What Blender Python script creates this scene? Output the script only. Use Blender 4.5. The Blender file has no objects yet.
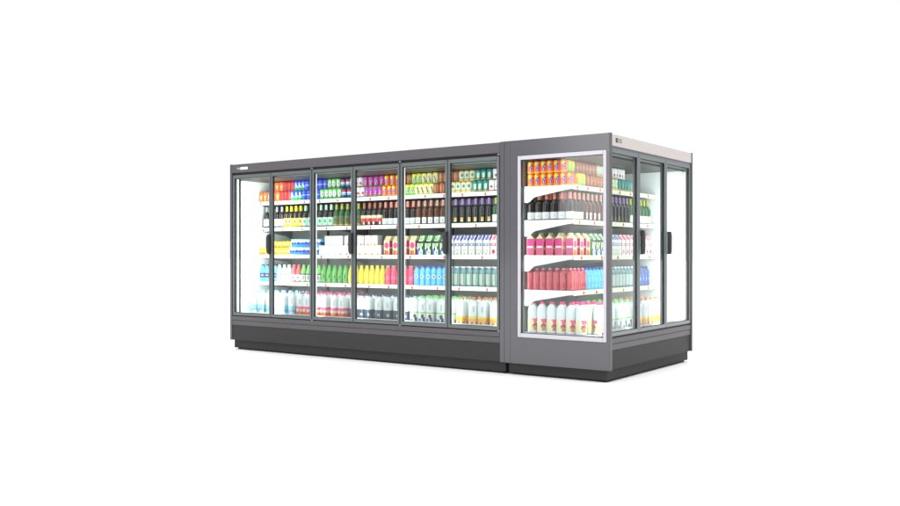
import bpy, bmesh, math, random
from mathutils import Vector
random.seed(7)
S = bpy.context.scene
COL = S.collection

# ------------------------------------------------------------------ camera
cam = bpy.data.cameras.new('camera')
co = bpy.data.objects.new('camera', cam); COL.objects.link(co)
cam.sensor_width = 36.0
cam.lens = 36.0 * 903.0 / 900.0
cam.clip_end = 500
co.location = (3.2975, -6.9192, 1.0929)
co.rotation_euler = (math.radians(90), 0, 0.6192)
S.camera = co

# ------------------------------------------------------------------ studio light (world) and exposure
W = bpy.data.worlds.new('World'); S.world = W; W.use_nodes = True
nt = W.node_tree
for n in list(nt.nodes): nt.nodes.remove(n)
def N(t, **k):
    n = nt.nodes.new(t)
    for a, b in k.items(): setattr(n, a, b)
    return n
def M2(op, a, b=None, c=None):
    n = N('ShaderNodeMath', operation=op)
    for i, v in enumerate((a, b, c)):
        if v is None: continue
        if isinstance(v, (int, float)): n.inputs[i].default_value = v
        else: nt.links.new(v, n.inputs[i])
    return n.outputs[0]
def SM(v, lo, hi):
    n = N('ShaderNodeMapRange', interpolation_type='SMOOTHSTEP'); n.clamp = True
    nt.links.new(v, n.inputs[0]); n.inputs[1].default_value = lo; n.inputs[2].default_value = hi
    return n.outputs[0]
tc = N('ShaderNodeTexCoord'); sp = N('ShaderNodeSeparateXYZ')
nt.links.new(tc.outputs['Generated'], sp.inputs[0])
dx, dy, dz = sp.outputs
back = M2('MULTIPLY', SM(dy, -0.35, 0.10), M2('SUBTRACT', 1.0, M2('MULTIPLY', SM(dx, 0.12, 0.42), 0.75)))                     # white studio backdrop behind the fridges
right = SM(dx, 0.35, 0.80)                      # ... and on their right
side = M2('MAXIMUM', back, M2('MULTIPLY', right, 0.12))
zen = SM(dz, 0.35, 0.85)                        # overhead brightness, added to wash the floor white
ratio = M2('DIVIDE', dx, M2('MINIMUM', dy, -0.001))
sb = M2('MULTIPLY', M2('MULTIPLY', SM(ratio, 0.06, 0.10), M2('SUBTRACT', 1.0, SM(ratio, 0.537, 0.549))),
        M2('MULTIPLY', M2('MULTIPLY', SM(dz, -0.02, 0.06), M2('SUBTRACT', 1.0, SM(dz, 0.30, 0.34))), M2('LESS_THAN', dy, -0.2)))
base = M2('ADD', M2('MULTIPLY', side, 0.80), 0.24)
tot = M2('ADD', M2('ADD', base, M2('MULTIPLY', zen, 2.2)), M2('MULTIPLY', sb, 4.0))
bg = N('ShaderNodeBackground'); wo = N('ShaderNodeOutputWorld')
bg.inputs[0].default_value = (1, 0.995, 1.0, 1)
nt.links.new(tot, bg.inputs[1]); nt.links.new(bg.outputs[0], wo.inputs[0])
LED = 0.126                                        # master level of the fridges' own lamps and the added fills

S.view_settings.view_transform = 'Standard'
S.view_settings.look = 'None'
S.view_settings.exposure = 0.0
S.view_settings.gamma = 1.0
S.render.engine = 'CYCLES'
S.cycles.max_bounces = 10; S.cycles.diffuse_bounces = 4; S.cycles.glossy_bounces = 4
S.cycles.transparent_max_bounces = 24; S.cycles.transmission_bounces = 6
S.cycles.caustics_reflective = False; S.cycles.caustics_refractive = False

# ------------------------------------------------------------------ materials
def srgb(r, g, b):
    f = lambda c: (c / 12.92) if c <= 0.04045 else ((c + 0.055) / 1.055) ** 2.4
    return tuple(f(v / 255.0) for v in (r, g, b))
MC = {}
def mat(name, col, rough=0.4, spec=0.5, metal=0.0, coat=0.0, noise=0.0, alpha=None, bump=0.0, scale=40.0, trans=0.0, emit=0.0):
    if name in MC: return MC[name]
    m = bpy.data.materials.new(name); m.use_nodes = True; MC[name] = m
    t = m.node_tree; p = t.nodes['Principled BSDF']
    p.inputs['Base Color'].default_value = (*col, 1)
    p.inputs['Roughness'].default_value = rough
    p.inputs['Metallic'].default_value = metal
    p.inputs['Specular IOR Level'].default_value = spec
    p.inputs['Coat Weight'].default_value = coat
    p.inputs['Coat Roughness'].default_value = 0.08
    if emit:
        p.inputs['Emission Color'].default_value = (0.93, 1.0, 0.99, 1); p.inputs['Emission Strength'].default_value = emit
    tcn = t.nodes.new('ShaderNodeTexCoord'); nz = t.nodes.new('ShaderNodeTexNoise')
    nz.inputs['Scale'].default_value = scale; nz.inputs['Detail'].default_value = 4
    t.links.new(tcn.outputs['Object'], nz.inputs['Vector'])
    mr = t.nodes.new('ShaderNodeMapRange'); mr.inputs[3].default_value = max(0.02, rough - 0.06); mr.inputs[4].default_value = rough + 0.06
    t.links.new(nz.outputs['Fac'], mr.inputs[0]); t.links.new(mr.outputs[0], p.inputs['Roughness'])
    if noise:
        mx = t.nodes.new('ShaderNodeMix'); mx.data_type = 'RGBA'
        mx.inputs[6].default_value = (*[c * (1 - noise) for c in col], 1)
        mx.inputs[7].default_value = (*[min(1, c * (1 + noise)) for c in col], 1)
        t.links.new(nz.outputs['Fac'], mx.inputs[0]); t.links.new(mx.outputs[2], p.inputs['Base Color'])
    if bump:
        b = t.nodes.new('ShaderNodeBump'); b.inputs['Strength'].default_value = bump; b.inputs['Distance'].default_value = 0.002
        t.links.new(nz.outputs['Fac'], b.inputs['Height']); t.links.new(b.outputs[0], p.inputs['Normal'])
    if trans:                                     # see-through plastic
        tr = t.nodes.new('ShaderNodeBsdfTransparent'); tr.inputs[0].default_value = (*[0.35 + 0.65 * c for c in col], 1)
        ms = t.nodes.new('ShaderNodeMixShader'); ms.inputs[0].default_value = trans
        o = t.nodes['Material Output']
        t.links.new(p.outputs[0], ms.inputs[1]); t.links.new(tr.outputs[0], ms.inputs[2]); t.links.new(ms.outputs[0], o.inputs[0])
    return m
def glass(name, tint, boost=1.0, rough=0.0):
    m = bpy.data.materials.new(name); m.use_nodes = True; MC[name] = m
    t = m.node_tree; o = t.nodes['Material Output']; t.nodes.remove(t.nodes['Principled BSDF'])
    tr = t.nodes.new('ShaderNodeBsdfTransparent'); tr.inputs[0].default_value = (*tint, 1)
    gl = t.nodes.new('ShaderNodeBsdfGlossy'); gl.inputs['Roughness'].default_value = rough
    fr = t.nodes.new('ShaderNodeLayerWeight'); fr.inputs[0].default_value = 0.5      # Facing = 1 - |cos|
    pw = t.nodes.new('ShaderNodeMath'); pw.operation = 'POWER'; pw.inputs[1].default_value = 5.0
    mu = t.nodes.new('ShaderNodeMath'); mu.operation = 'MULTIPLY_ADD'; mu.inputs[1].default_value = 0.6 * boost; mu.inputs[2].default_value = 0.035 * boost; mu.use_clamp = True
    ms = t.nodes.new('ShaderNodeMixShader')
    t.links.new(fr.outputs['Facing'], pw.inputs[0]); t.links.new(pw.outputs[0], mu.inputs[0]); t.links.new(mu.outputs[0], ms.inputs[0])
    t.links.new(tr.outputs[0], ms.inputs[1]); t.links.new(gl.outputs[0], ms.inputs[2]); t.links.new(ms.outputs[0], o.inputs[0])
    return m
PANEL = mat('grey_panel_paint', (0.103, 0.101, 0.115), 0.14, noise=0.03, scale=30)
FASCIA = mat('grey_fascia_paint', (0.108, 0.104, 0.113), 0.30, 0.25, noise=0.04, scale=25)
RAIL = mat('grey_rail_paint', (0.116, 0.111, 0.118), 0.36, 0.12, noise=0.05, scale=25)
FASCIA_REFL = mat('fascia_pale_reflection', (0.52, 0.475, 0.46), 0.5, noise=0.03, scale=25)  # grey fascia paint with its pale grazing reflection put into the colour
SKIRT = mat('charcoal_skirt', (0.049, 0.048, 0.049), 0.5, 0.12, noise=0.08, scale=30)
PLINTH = mat('dark_plinth', (0.044, 0.043, 0.044), 0.55, 0.12, noise=0.08, scale=30)
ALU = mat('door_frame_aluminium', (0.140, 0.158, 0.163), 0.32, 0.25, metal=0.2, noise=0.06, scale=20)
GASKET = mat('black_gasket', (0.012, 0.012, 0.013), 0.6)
ALU_LIT = mat('lit_frame_aluminium', (0.19, 0.215, 0.225), 0.32, 0.3, metal=0.2, noise=0.06, scale=20)  # lightened copy of ALU: light caught by the right-hand frames, as colour
HANDLE = mat('black_handle_plastic', (0.028, 0.028, 0.032), 0.38)
CHROME = mat('white_window_trim', (0.56, 0.545, 0.60), 0.30, noise=0.02)
WHITE = mat('white_enamel', (0.90, 0.94, 0.94), 0.35, noise=0.015)
SHELF = mat('shelf_enamel', (0.70, 0.74, 0.73), 0.35, noise=0.03)
UNDER = mat('shaded_underside', (0.20, 0.215, 0.205), 0.40, noise=0.12, scale=15)  # shade below the white shelves, put into a darker grey
BACKP = mat('grey_back_panel', (0.33, 0.36, 0.335), 0.40, noise=0.08, scale=8)
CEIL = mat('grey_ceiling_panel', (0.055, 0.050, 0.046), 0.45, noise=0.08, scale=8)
STRIPW = mat('white_price_rail', (0.88, 0.87, 0.87), 0.30)
STRIP_REFL = mat('reflection_tinted_rail', (0.66, 0.68, 0.52), 0.30)  # white rail with the door glass reflection's cream cast in its colour
REDTAG = mat('red_price_marker', (0.62, 0.012, 0.02), 0.5)
LEDM = mat('led_diffuser', (0.9, 0.95, 0.95), 0.4, emit=0.75)
HOUS = mat('lamp_housing', (0.30, 0.34, 0.31), 0.35, noise=0.05)
GLASS = glass('door_glass', (0.965, 0.985, 0.98), 1.0)
GLASSW = glass('window_glass', (0.975, 0.99, 0.99), 1.0)
FLOOR = mat('white_studio_floor', (0.95, 0.95, 0.95), 0.75)

# ------------------------------------------------------------------ mesh helpers
def link(name, bm, mats, parent=None, smooth=False):
    me = bpy.data.meshes.new(name)
    bmesh.ops.recalc_face_normals(bm, faces=bm.faces[:])
    bm.to_mesh(me); bm.free()
    if not isinstance(mats, (list, tuple)): mats = [mats]
    for m in mats: me.materials.append(m)
    if smooth:
        for p in me.polygons: p.use_smooth = True
    o = bpy.data.objects.new(name, me); COL.objects.link(o)
    if parent: o.parent = parent
    return o
def box(bm, a, b, mi=0, bev=0.0):
    x0, y0, z0 = a; x1, y1, z1 = b
    r = bmesh.ops.create_cube(bm, size=1.0)
    for v in r['verts']:
        v.co = Vector(((x0 + x1) / 2 + v.co.x * (x1 - x0), (y0 + y1) / 2 + v.co.y * (y1 - y0), (z0 + z1) / 2 + v.co.z * (z1 - z0)))
    fs = {f for v in r['verts'] for f in v.link_faces}
    for f in fs: f.material_index = mi
    if bev:
        es = list({e for f in fs for e in f.edges})
        bmesh.ops.bevel(bm, geom=es, offset=bev, segments=1, affect='EDGES', profile=0.5)
def bx(name, a, b, m, parent=None, bev=0.0, label=None):
    bm = bmesh.new(); box(bm, a, b, 0, bev)
    o = link(name, bm, m, parent)
    if label: o['label'] = label
    return o
def frame_bm(ax, lo, hi, u0, u1, z0, z1, w, wt=None, wb=None, bev=0.0):
    """rectangular ring; ax 'y': plane across y (u is x); ax 'x': plane across x (u is y)"""
    wt = wt or w; wb = wb or w
    bm = bmesh.new()
    def b(ua, ub, za, zb):
        if ax == 'y': box(bm, (ua, lo, za), (ub, hi, zb), 0, bev)
        else: box(bm, (lo, ua, za), (hi, ub, zb), 0, bev)
    b(u0, u0 + w, z0, z1); b(u1 - w, u1, z0, z1)
    b(u0 + w, u1 - w, z1 - wt, z1); b(u0 + w, u1 - w, z0, z0 + wb)
    return bm
def empty(name, label, cat, loc=(0, 0, 0)):
    o = bpy.data.objects.new(name, None); COL.objects.link(o); o.location = loc
    o.empty_display_size = 0.2; o['label'] = label; o['category'] = cat
    return o
def area(name, loc, size, size_y, power, direction, parent):
    l = bpy.data.lights.new(name, 'AREA'); l.shape = 'RECTANGLE'; l.size = size; l.size_y = size_y
    l.energy = power * LED; l.color = (0.915, 1.0, 0.975); l.spread = math.radians(170)
    o = bpy.data.objects.new(name, l); COL.objects.link(o); o.location = loc
    d = Vector(direction).normalized()
    o.rotation_euler = d.to_track_quat('-Z', 'Y').to_euler()
    o.parent = parent
    return o

# ------------------------------------------------------------------ floor
bm = bmesh.new(); bmesh.ops.create_grid(bm, x_segments=1, y_segments=1, size=120)
fl = link('floor', bm, FLOOR); fl['kind'] = 'structure'; fl['label'] = 'plain white studio floor'

# ------------------------------------------------------------------ shared dimensions
H = 2.10; ZF = 1.995; ZR1 = 0.378; ZR0 = 0.278; ZP = 0.105
ZS = [1.685, 1.383, 1.071, 0.762]; ZD = 0.385; ZC = 1.92; YF = 0.375
Q = 0.032
SHELFNAME = ['top shelf', 'second shelf', 'third shelf', 'fourth shelf', 'bottom deck']

def make_handle(parent, ax, u, sign):
    """long black D-grip with tapered ends, standing proud of the door"""
    bm = bmesh.new()
    z0, z1 = 1.082, 1.296; hw = 0.021; zc = 0.030
    prof = [(-hw, z0 + zc), (-hw, z1 - zc), (-hw * 0.1, z1), (hw, z1), (hw, z0), (-hw * 0.1, z0)]
    if sign > 0: prof = [(-a, b) for a, b in prof]
    d0, d1 = -0.003, -0.036
    vs = []
    for d, k in ((d0, 1.0), (d1 + 0.006, 1.0), (d1, 0.80)):
        ring = []
        for a, b in prof:
            a *= k; b = 1.189 + (b - 1.189) * (1 if k == 1 else 0.965)
            ring.append(bm.verts.new((u + a, d, b) if ax == 'y' else (-d, u + a, b)))
        vs.append(ring)
    n = len(prof)
    for r0, r1 in zip(vs, vs[1:]):
        for i in range(n): bm.faces.new((r0[i], r0[(i + 1) % n], r1[(i + 1) % n], r1[i]))
    bm.faces.new(vs[0]); bm.faces.new(vs[-1][::-1])
    # finger groove
    if ax == 'y': box(bm, (u - 0.003, d1 - 0.0015, 1.115), (u + 0.003, d1 + 0.001, 1.263))
    else: box(bm, (-d1 - 0.001, u - 0.003, 1.115), (-d1 + 0.0015, u + 0.003, 1.263))
    return link('handle', bm, HANDLE, parent)

def make_door(parent, ax, u0, u1, handle_u=None, hs=-1):
    z0, z1 = ZR1 + 0.010, ZF - (0.022 if ax == 'y' else 0.016)
    if ax == 'y': lo, hi = 0.002, 0.034
    else: lo, hi = -0.028, -0.002
    d = link('door', frame_bm(ax, lo, hi, u0, u1, z0, z1, 0.025, 0.036, 0.032, 0.002), ALU if ax == 'y' else ALU_LIT, parent)
    # glazing: a double pane with a dark spacer line round it
    g0, g1, gz0, gz1 = u0 + 0.025, u1 - 0.025, z0 + 0.032, z1 - 0.036
    if ax == 'y': link('gasket', frame_bm('y', 0.010, 0.024, g0, g1, gz0, gz1, 0.004), GASKET, d)
    else: link('gasket', frame_bm('x', -0.024, -0.010, g0, g1, gz0, gz1, 0.004), GASKET, d)
    if ax == 'y': bx('glass_pane', (g0 + 0.004, 0.014, gz0 + 0.004), (g1 - 0.004, 0.018, gz1 - 0.004), GLASS, d)
    else: bx('glass_pane', (-0.018, g0 + 0.004, gz0 + 0.004), (-0.014, g1 - 0.004, gz1 - 0.004), GLASS, d)
    if handle_u is not None: make_handle(d, ax, handle_u, hs)
    return d

def hinge(parent, x, z):
    bx('hinge', (x - 0.011, 0.0, z), (x + 0.011, 0.026, z + 0.010), HOUS, parent, 0.002)

def rail_marks(parent, ax, f, u0, u1, z, step, ph):
    u = u0 + ph; k = 0
    while u < u1 - 0.02:
        if ax == 'y': bx('price_marker', (u, f - 0.0032, z - 0.034), (u + 0.016, f - 0.0006, z - 0.008), REDTAG, parent)
        else: bx('price_marker', (f + 0.0006, u, z - 0.034), (f + 0.0032, u + 0.022, z - 0.008), REDTAG, parent)
        u += step * (1.0 + 0.12 * math.sin(k * 2.3 + z * 7)); k += 1

# ------------------------------------------------------------------ long fridge
LX0, LX1, LD = -4.70, -1.034, 1.02
LF = empty('display_fridge', 'long dark grey display fridge with six glass doors, running to the left', 'fridge', (0, 0, 0))
ip = 0.03
# left end panel, right end pillar
bx('end_panel', (LX0 - 0.012, 0.0, ZP), (LX0 + 0.022, LD, H), PANEL, LF, 0.002)
bx('inner_wall', (LX0 + 0.023, 0.06, ZR1), (LX0 + 0.043, LD - 0.10, ZC + 0.03), WHITE, LF)
bm = bmesh.new(); box(bm, (-1.080, 0.0, ZP), (LX1 - 0.0, LD, H), 0, 0.002)
link('end_panel', bm, PANEL, LF)['label'] = 'narrow grey end panel beside the corner fridge'
bx('fascia', (LX0 + 0.023, 0.001, ZF + 0.006), (-1.081, 0.045, H - 0.004), FASCIA, LF, 0.002)
bx('roof', (LX0 + 0.023, 0.046, H - 0.035), (-1.081, LD - 0.002, H - 0.006), FASCIA, LF)
bx('header', (LX0 + 0.023, 0.030, ZF - 0.020), (-1.081, 0.044, ZF + 0.005), GASKET, LF)
bx('lower_rail', (LX0 + 0.023, 0.001, 0.332), (-1.081, 0.045, ZR1), RAIL, LF, 0.002)
bx('lower_rail', (LX0 + 0.023, 0.004, ZR0), (-1.081, 0.045, 0.329), RAIL, LF, 0.002)
bx('kick_panel', (LX0 + 0.023, 0.010, ZP + 0.002), (-1.081, 0.040, ZR0 - 0.001), SKIRT, LF)
bm = bmesh.new(); box(bm, (LX0 + 0.028, Q, 0.018), (LX1 - 0.004, LD - Q, ZP - 0.001), 0, 0.002)
box(bm, (LX0 + 0.06, Q + 0.03, 0.0), (LX1 - 0.04, LD - Q - 0.03, 0.018))
link('plinth', bm, PLINTH, LF)
bx('back_panel', (LX0 + 0.044, LD - 0.10, ZR1), (-1.081, LD - 0.06, ZC + 0.03), BACKP, LF)
bx('rear_wall', (LX0 + 0.023, LD - 0.05, ZP + 0.002), (-1.081, LD - 0.004, H - 0.04), SKIRT, LF)
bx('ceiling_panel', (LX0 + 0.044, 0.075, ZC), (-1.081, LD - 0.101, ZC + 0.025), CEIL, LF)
bx('inner_wall', (-1.105, 0.06, ZR1), (-1.082, LD - 0.101, ZC - 0.001), WHITE, LF)
# deck
bm = bmesh.new(); box(bm, (LX0 + 0.044, 0.135, ZD - 0.03), (-1.106, LD - 0.101, ZD))
dk = link('deck', bm, SHELF, LF)
r = bx('price_rail', (LX0 + 0.06, 0.116, ZD - 0.005), (-1.115, 0.134, ZD + 0.038), STRIPW, dk, 0.002)
rail_marks(r, 'y', 0.116, LX0 + 0.06, -1.2, ZD + 0.038, 0.42, 0.10)
bx('air_grille', (LX0 + 0.044, 0.05, ZD - 0.03), (-1.106, 0.115, ZD - 0.012), WHITE, LF)
# shelves
for i, z in enumerate(ZS):
    bm = bmesh.new()
    box(bm, (LX0 + 0.046, YF, z - 0.014), (-1.107, LD - 0.118, z), 0)
    sh = link('shelf', bm, SHELF, LF)
    bm = bmesh.new()
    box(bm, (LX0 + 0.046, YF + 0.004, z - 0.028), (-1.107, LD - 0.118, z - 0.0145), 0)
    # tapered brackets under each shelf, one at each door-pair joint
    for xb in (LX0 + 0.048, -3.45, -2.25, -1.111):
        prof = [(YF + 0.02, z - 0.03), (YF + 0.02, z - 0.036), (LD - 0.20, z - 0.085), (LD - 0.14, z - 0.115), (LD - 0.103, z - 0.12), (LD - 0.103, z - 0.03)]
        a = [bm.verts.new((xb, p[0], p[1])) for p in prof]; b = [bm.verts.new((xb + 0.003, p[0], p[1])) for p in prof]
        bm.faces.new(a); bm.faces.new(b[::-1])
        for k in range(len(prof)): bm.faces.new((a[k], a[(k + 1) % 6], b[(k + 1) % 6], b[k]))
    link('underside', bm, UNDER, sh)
    r = bx('price_rail', (LX0 + 0.046, YF - 0.014, z - 0.038), (-1.107, YF - 0.001, z + 0.003), STRIPW, sh, 0.002)
    rail_marks(r, 'y', YF - 0.014, LX0 + 0.06, -1.13, z, (0.24, 0.33, 0.42, 0.30)[i], 0.03 + 0.05 * i)
# doors
DB = [-4.672, -4.050, -3.430, -2.850, -2.240, -1.665, -1.083]
for k in range(6):
    a = DB[k] + (0.004 if k % 2 else 0.0065); b = DB[k + 1] - (0.0065 if k % 2 else 0.004)
    make_door(LF, 'y', a, b, (b - 0.012 if k % 2 == 0 else None), -1)
for xm in (DB[2], DB[4], DB[6] - 0.012):
    hinge(LF, xm, ZF - 0.012); hinge(LF, xm, ZR1 + 0.0005)
bx('door_sill', (LX0 + 0.024, 0.028, ZR1 + 0.0005), (-1.082, 0.046, ZR1 + 0.024), GASKET, LF)
for xu in (-4.05, -3.45, -2.85, -2.25, -1.65): bx('upright', (xu - 0.012, LD - 0.116, ZR1), (xu + 0.012, LD - 0.1005, ZC - 0.002), GASKET, LF)
# door posts / jambs (behind the doors) with their vertical lamps
bx('jamb', (-4.656, 0.042, ZR1), (-4.588, 0.056, ZF - 0.03), GASKET, LF, 0.002)
for xm in (DB[2], DB[4]): bx('door_post', (xm - 0.024, 0.036, ZR1), (xm + 0.024, 0.052, ZF - 0.015), ALU, LF)
for xm, w in ((-4.622, 0.014), (DB[2] + 0.031, 0.005), (DB[4] + 0.031, 0.005)):
    bx('led_strip', (xm - w, 0.037, ZD + 0.03), (xm + w, 0.0415, 1.93), LEDM, LF)
for xm in DB:
    xm2 = min(max(xm, LX0 + 0.10), -1.14)
    area('fridge_or_fill_lamp', (xm2, 0.064, 1.14), 0.02, 1.45, 17, (0, 1, 0), LF).rotation_euler = (math.radians(90), 0, 0)
o = area('fridge_or_fill_lamp', (DB[1] + 0.02, 0.058, 1.14), 0.02, 1.45, 75, (-1, 0.5, 0), LF); o.rotation_euler = (math.radians(90), 0, math.radians(58))  # added fill lamp, turned to the left inner wall to whiten it
bx('lamp_housing', (LX0 + 0.05, 0.050, 1.925), (-1.11, 0.072, 1.965), HOUS, LF)
area('fridge_or_fill_lamp', (-2.88, 0.09, 1.900), 3.45, 0.02, 24, (0, 0.7, -0.7), LF)
for z in ZS:
    area('fridge_or_fill_lamp', (-2.88, YF + 0.03, z - 0.042), 3.45, 0.015, 12 if z < 1.2 else 5, (0, 0.35, -1.0), LF)

def badge(parent, ax, u, z, dark):
    """small maker's plate: a square mark and short lines beside it"""
    bm = bmesh.new(); f = 0.001 if ax == 'y' else 0.0
    def b(ua, ub, za, zb, mi):
        if ax == 'y': box(bm, (ua, -0.0022, za), (ub, 0.0006, zb), mi)
        else: box(bm, (0.0030, ua, za), (0.0066, ub, zb), mi)
    if dark:
        s = 0.018
        for i in range(2):
            for j in range(2): b(u + i * (s + 0.002), u + i * (s + 0.002) + s, z + j * (s + 0.002), z + j * (s + 0.002) + s, 0)
        for ln in range(2):
            x = u + 0.05
            for w in ((0.012, 0.008, 0.012, 0.010, 0.006, 0.010) if ln else (0.008, 0.014, 0.010, 0.012, 0.008, 0.010)):
                b(x, x + w, z + 0.004 + ln * 0.020, z + 0.016 + ln * 0.020, 1); x += w + 0.003
        ms = [mat('badge_dark', (0.06, 0.07, 0.06), 0.4), mat('badge_grey', (0.26, 0.27, 0.23), 0.5)]
    else:
        b(u, u + 0.012, z + 0.004, z + 0.026, 1); b(u + 0.020, u + 0.046, z + 0.002, z + 0.026, 2)
        x = u + 0.052
        for w in (0.026, 0.030, 0.028, 0.024): b(x, x + w, z, z + 0.028, 0); x += w + 0.003
        ms = [mat('badge_white', (0.95, 0.95, 0.95), 0.4), mat('badge_pale', (0.45, 0.45, 0.45), 0.5), mat('badge_mid', (0.35, 0.33, 0.32), 0.5)]
    o = link('badge', bm, ms, parent); o['label'] = 'small maker plate on the fascia'
badge(LF, 'y', -4.585, 2.032, False)

# ------------------------------------------------------------------ corner fridge
EX0, EX1, EY = -1.030, 0.0, 1.913
EF = empty('display_fridge', 'corner display fridge with side window, fascia paled by reflection and three doors facing right', 'fridge', (0, 0, 0))
WX0, WX1, WZ0, WZ1 = -0.888, -0.022, 0.343, 1.957
bm = bmesh.new()
box(bm, (EX0, 0, ZP), (WX0, 0.03, H), 0); box(bm, (WX1, 0, ZP), (EX1, 0.03, H), 0)
box(bm, (WX0, 0, ZP), (WX1, 0.03, WZ0), 0); box(bm, (WX0, 0, WZ1), (WX1, 0.03, H), 0)
bmesh.ops.remove_doubles(bm, verts=bm.verts[:], dist=1e-5)
link('side_panel', bm, PANEL, EF)['label'] = 'grey side panel around the window'
bx('panel_seam', (EX0 + 0.060, -0.0012, ZP + 0.002), (EX0 + 0.0625, 0.001, H - 0.002), RAIL, EF)
wf = link('side_window', frame_bm('y', -0.010, 0.034, WX0, WX1 - 0.002, WZ0, WZ1, 0.028, 0.034, 0.036, 0.004), CHROME, EF)
link('gasket', frame_bm('y', 0.006, 0.028, WX0 + 0.028, WX1 - 0.030, WZ0 + 0.036, WZ1 - 0.034, 0.004), GASKET, wf)
bx('glass_pane', (WX0 + 0.032, 0.012, WZ0 + 0.040), (WX1 - 0.034, 0.018, WZ1 - 0.038), GLASSW, wf)
bx('corner_edge', (-0.0005, -0.001, ZP), (0.012, 0.032, H + 0.001), mat('dark_edge', (0.09, 0.085, 0.085), 0.35), EF)
bx('side_panel', (EX0, EY - 0.03, ZP), (EX1 + 0.007, EY, H + 0.001), mat('dark_far_panel', (0.10, 0.10, 0.10), 0.35, noise=0.05), EF, 0.002)
bx('fascia', (-0.045, 0.033, ZF + 0.004), (0.004, EY - 0.031, H - 0.003), FASCIA_REFL, EF, 0.002, 'fascia above the three doors, its pale reflection painted in')
bx('roof', (EX0 + 0.002, 0.031, H - 0.035), (-0.046, EY - 0.031, H - 0.006), FASCIA, EF)
bx('header', (-0.044, 0.033, ZF - 0.028), (-0.004, EY - 0.031, ZF + 0.003), ALU, EF)
bx('lower_rail', (-0.045, 0.033, 0.326), (-0.001, EY - 0.031, ZR1 - 0.006), RAIL, EF, 0.002)
bx('lower_rail', (-0.045, 0.033, ZR0 - 0.006), (-0.004, EY - 0.031, 0.323), RAIL, EF, 0.002)
bx('door_sill', (-0.045, 0.033, ZR1 - 0.005), (-0.010, EY - 0.031, ZR1 + 0.008), GASKET, EF)
bx('kick_panel', (-0.045, 0.033, ZP + 0.002), (-0.010, EY - 0.031, ZR0 - 0.007), SKIRT, EF)
bm = bmesh.new(); box(bm, (EX0 + 0.026, Q, 0.018), (-Q, EY - Q, ZP - 0.001), 0, 0.002)
box(bm, (EX0 + 0.05, Q + 0.03, 0.0), (-Q - 0.03, EY - Q - 0.03, 0.018))
link('plinth', bm, PLINTH, EF)
bx('back_panel', (-0.905, 0.031, ZR1), (-0.875, EY - 0.031, ZC + 0.03), BACKP, EF)
bx('rear_wall', (EX0 + 0.002, 0.031, ZP + 0.002), (-0.96, EY - 0.031, H - 0.04), SKIRT, EF)
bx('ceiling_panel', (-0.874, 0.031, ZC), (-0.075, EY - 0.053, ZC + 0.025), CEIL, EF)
bx('inner_wall', (-0.874, EY - 0.052, ZR1), (-0.05, EY - 0.032, ZC + 0.03), WHITE, EF)
dk = bx('deck', (-0.874, 0.036, ZD - 0.03), (-0.135, EY - 0.053, ZD), SHELF, EF)
r = bx('price_rail', (-0.134, 0.06, ZD - 0.005), (-0.116, EY - 0.06, ZD + 0.038), STRIP_REFL, dk, 0.002)
rail_marks(r, 'x', -0.116, 0.08, EY - 0.1, ZD + 0.038, 0.45, 0.02)
bx('air_grille', (-0.115, 0.036, ZD - 0.03), (-0.05, EY - 0.053, ZD - 0.012), WHITE, EF)
EYN = 0.062                                      # near end of the hanging shelves
for i, z in enumerate(ZS):
    sh = bx('shelf', (-0.870, EYN + 0.004, z - 0.014), (-YF, EY - 0.054, z), SHELF, EF)
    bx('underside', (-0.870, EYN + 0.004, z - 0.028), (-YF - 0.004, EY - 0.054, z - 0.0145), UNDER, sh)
    for yb in (EYN, 0.95):                       # bracket: deep at the back, thin at the front
        bm = bmesh.new()
        prof = [(-YF, z + 0.002), (-0.864, z + 0.002), (-0.864, z - 0.142), (-0.822, z - 0.142), (-0.800, z - 0.134), (-0.785, z - 0.117),
                (-0.768, z - 0.103), (-0.745, z - 0.094), (-0.42, z - 0.038), (-YF, z - 0.034)]
        if yb > 0.5: prof = [(x, min(zz, z - 0.029)) for x, zz in prof]
        a = [bm.verts.new((p[0], yb, p[1])) for p in prof]; b = [bm.verts.new((p[0], yb + 0.003, p[1])) for p in prof]
        bm.faces.new(a); bm.faces.new(b[::-1])
        for k in range(len(prof)): bm.faces.new((a[k], a[(k + 1) % len(prof)], b[(k + 1) % len(prof)], b[k]))
        link('bracket', bm, WHITE, sh)
    r = bx('price_rail', (-YF + 0.001, EYN, z - 0.040), (-YF + 0.014, EY - 0.056, z + 0.003), STRIP_REFL, sh, 0.002)
    rail_marks(r, 'x', -YF + 0.014, EYN, EY - 0.08, z, (0.22, 0.30, 0.36, 0.28)[i], 0.05 + 0.04 * i)
EB = [0.036, 0.612, 1.236, 1.876]
for k in range(3):
    make_door(EF, 'x', EB[k] + 0.004, EB[k + 1] - 0.004, (EB[k] + 0.040 if k else None), 1)
for ym in EB[1:3]: bx('door_post', (-0.052, ym - 0.020, ZR1 + 0.009), (-0.036, ym + 0.020, ZF - 0.029), ALU, EF)
for ym in (EB[3] - 0.052,): bx('led_strip', (-0.049, ym - 0.010, ZD + 0.05), (-0.037, ym + 0.010, 1.90), LEDM, EF)
bx('led_strip', (-0.060, 0.037, ZD + 0.03), (-0.046, 0.049, 1.90), LEDM, EF)
for ym in EB:
    y2 = min(max(ym, 0.10), 1.80)
    area('fridge_or_fill_lamp', (-0.058, y2, 1.14), 0.02, 1.45, 15, (-1, 0, 0), EF).rotation_euler = (math.radians(90), 0, math.radians(90))
bx('lamp_housing', (-0.072, 0.05, 1.925), (-0.050, EY - 0.06, 1.962), HOUS, EF)
bx('lamp_trim', (-0.074, 0.05, 1.912), (-0.050, EY - 0.06, 1.9245), GASKET, EF)
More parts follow.
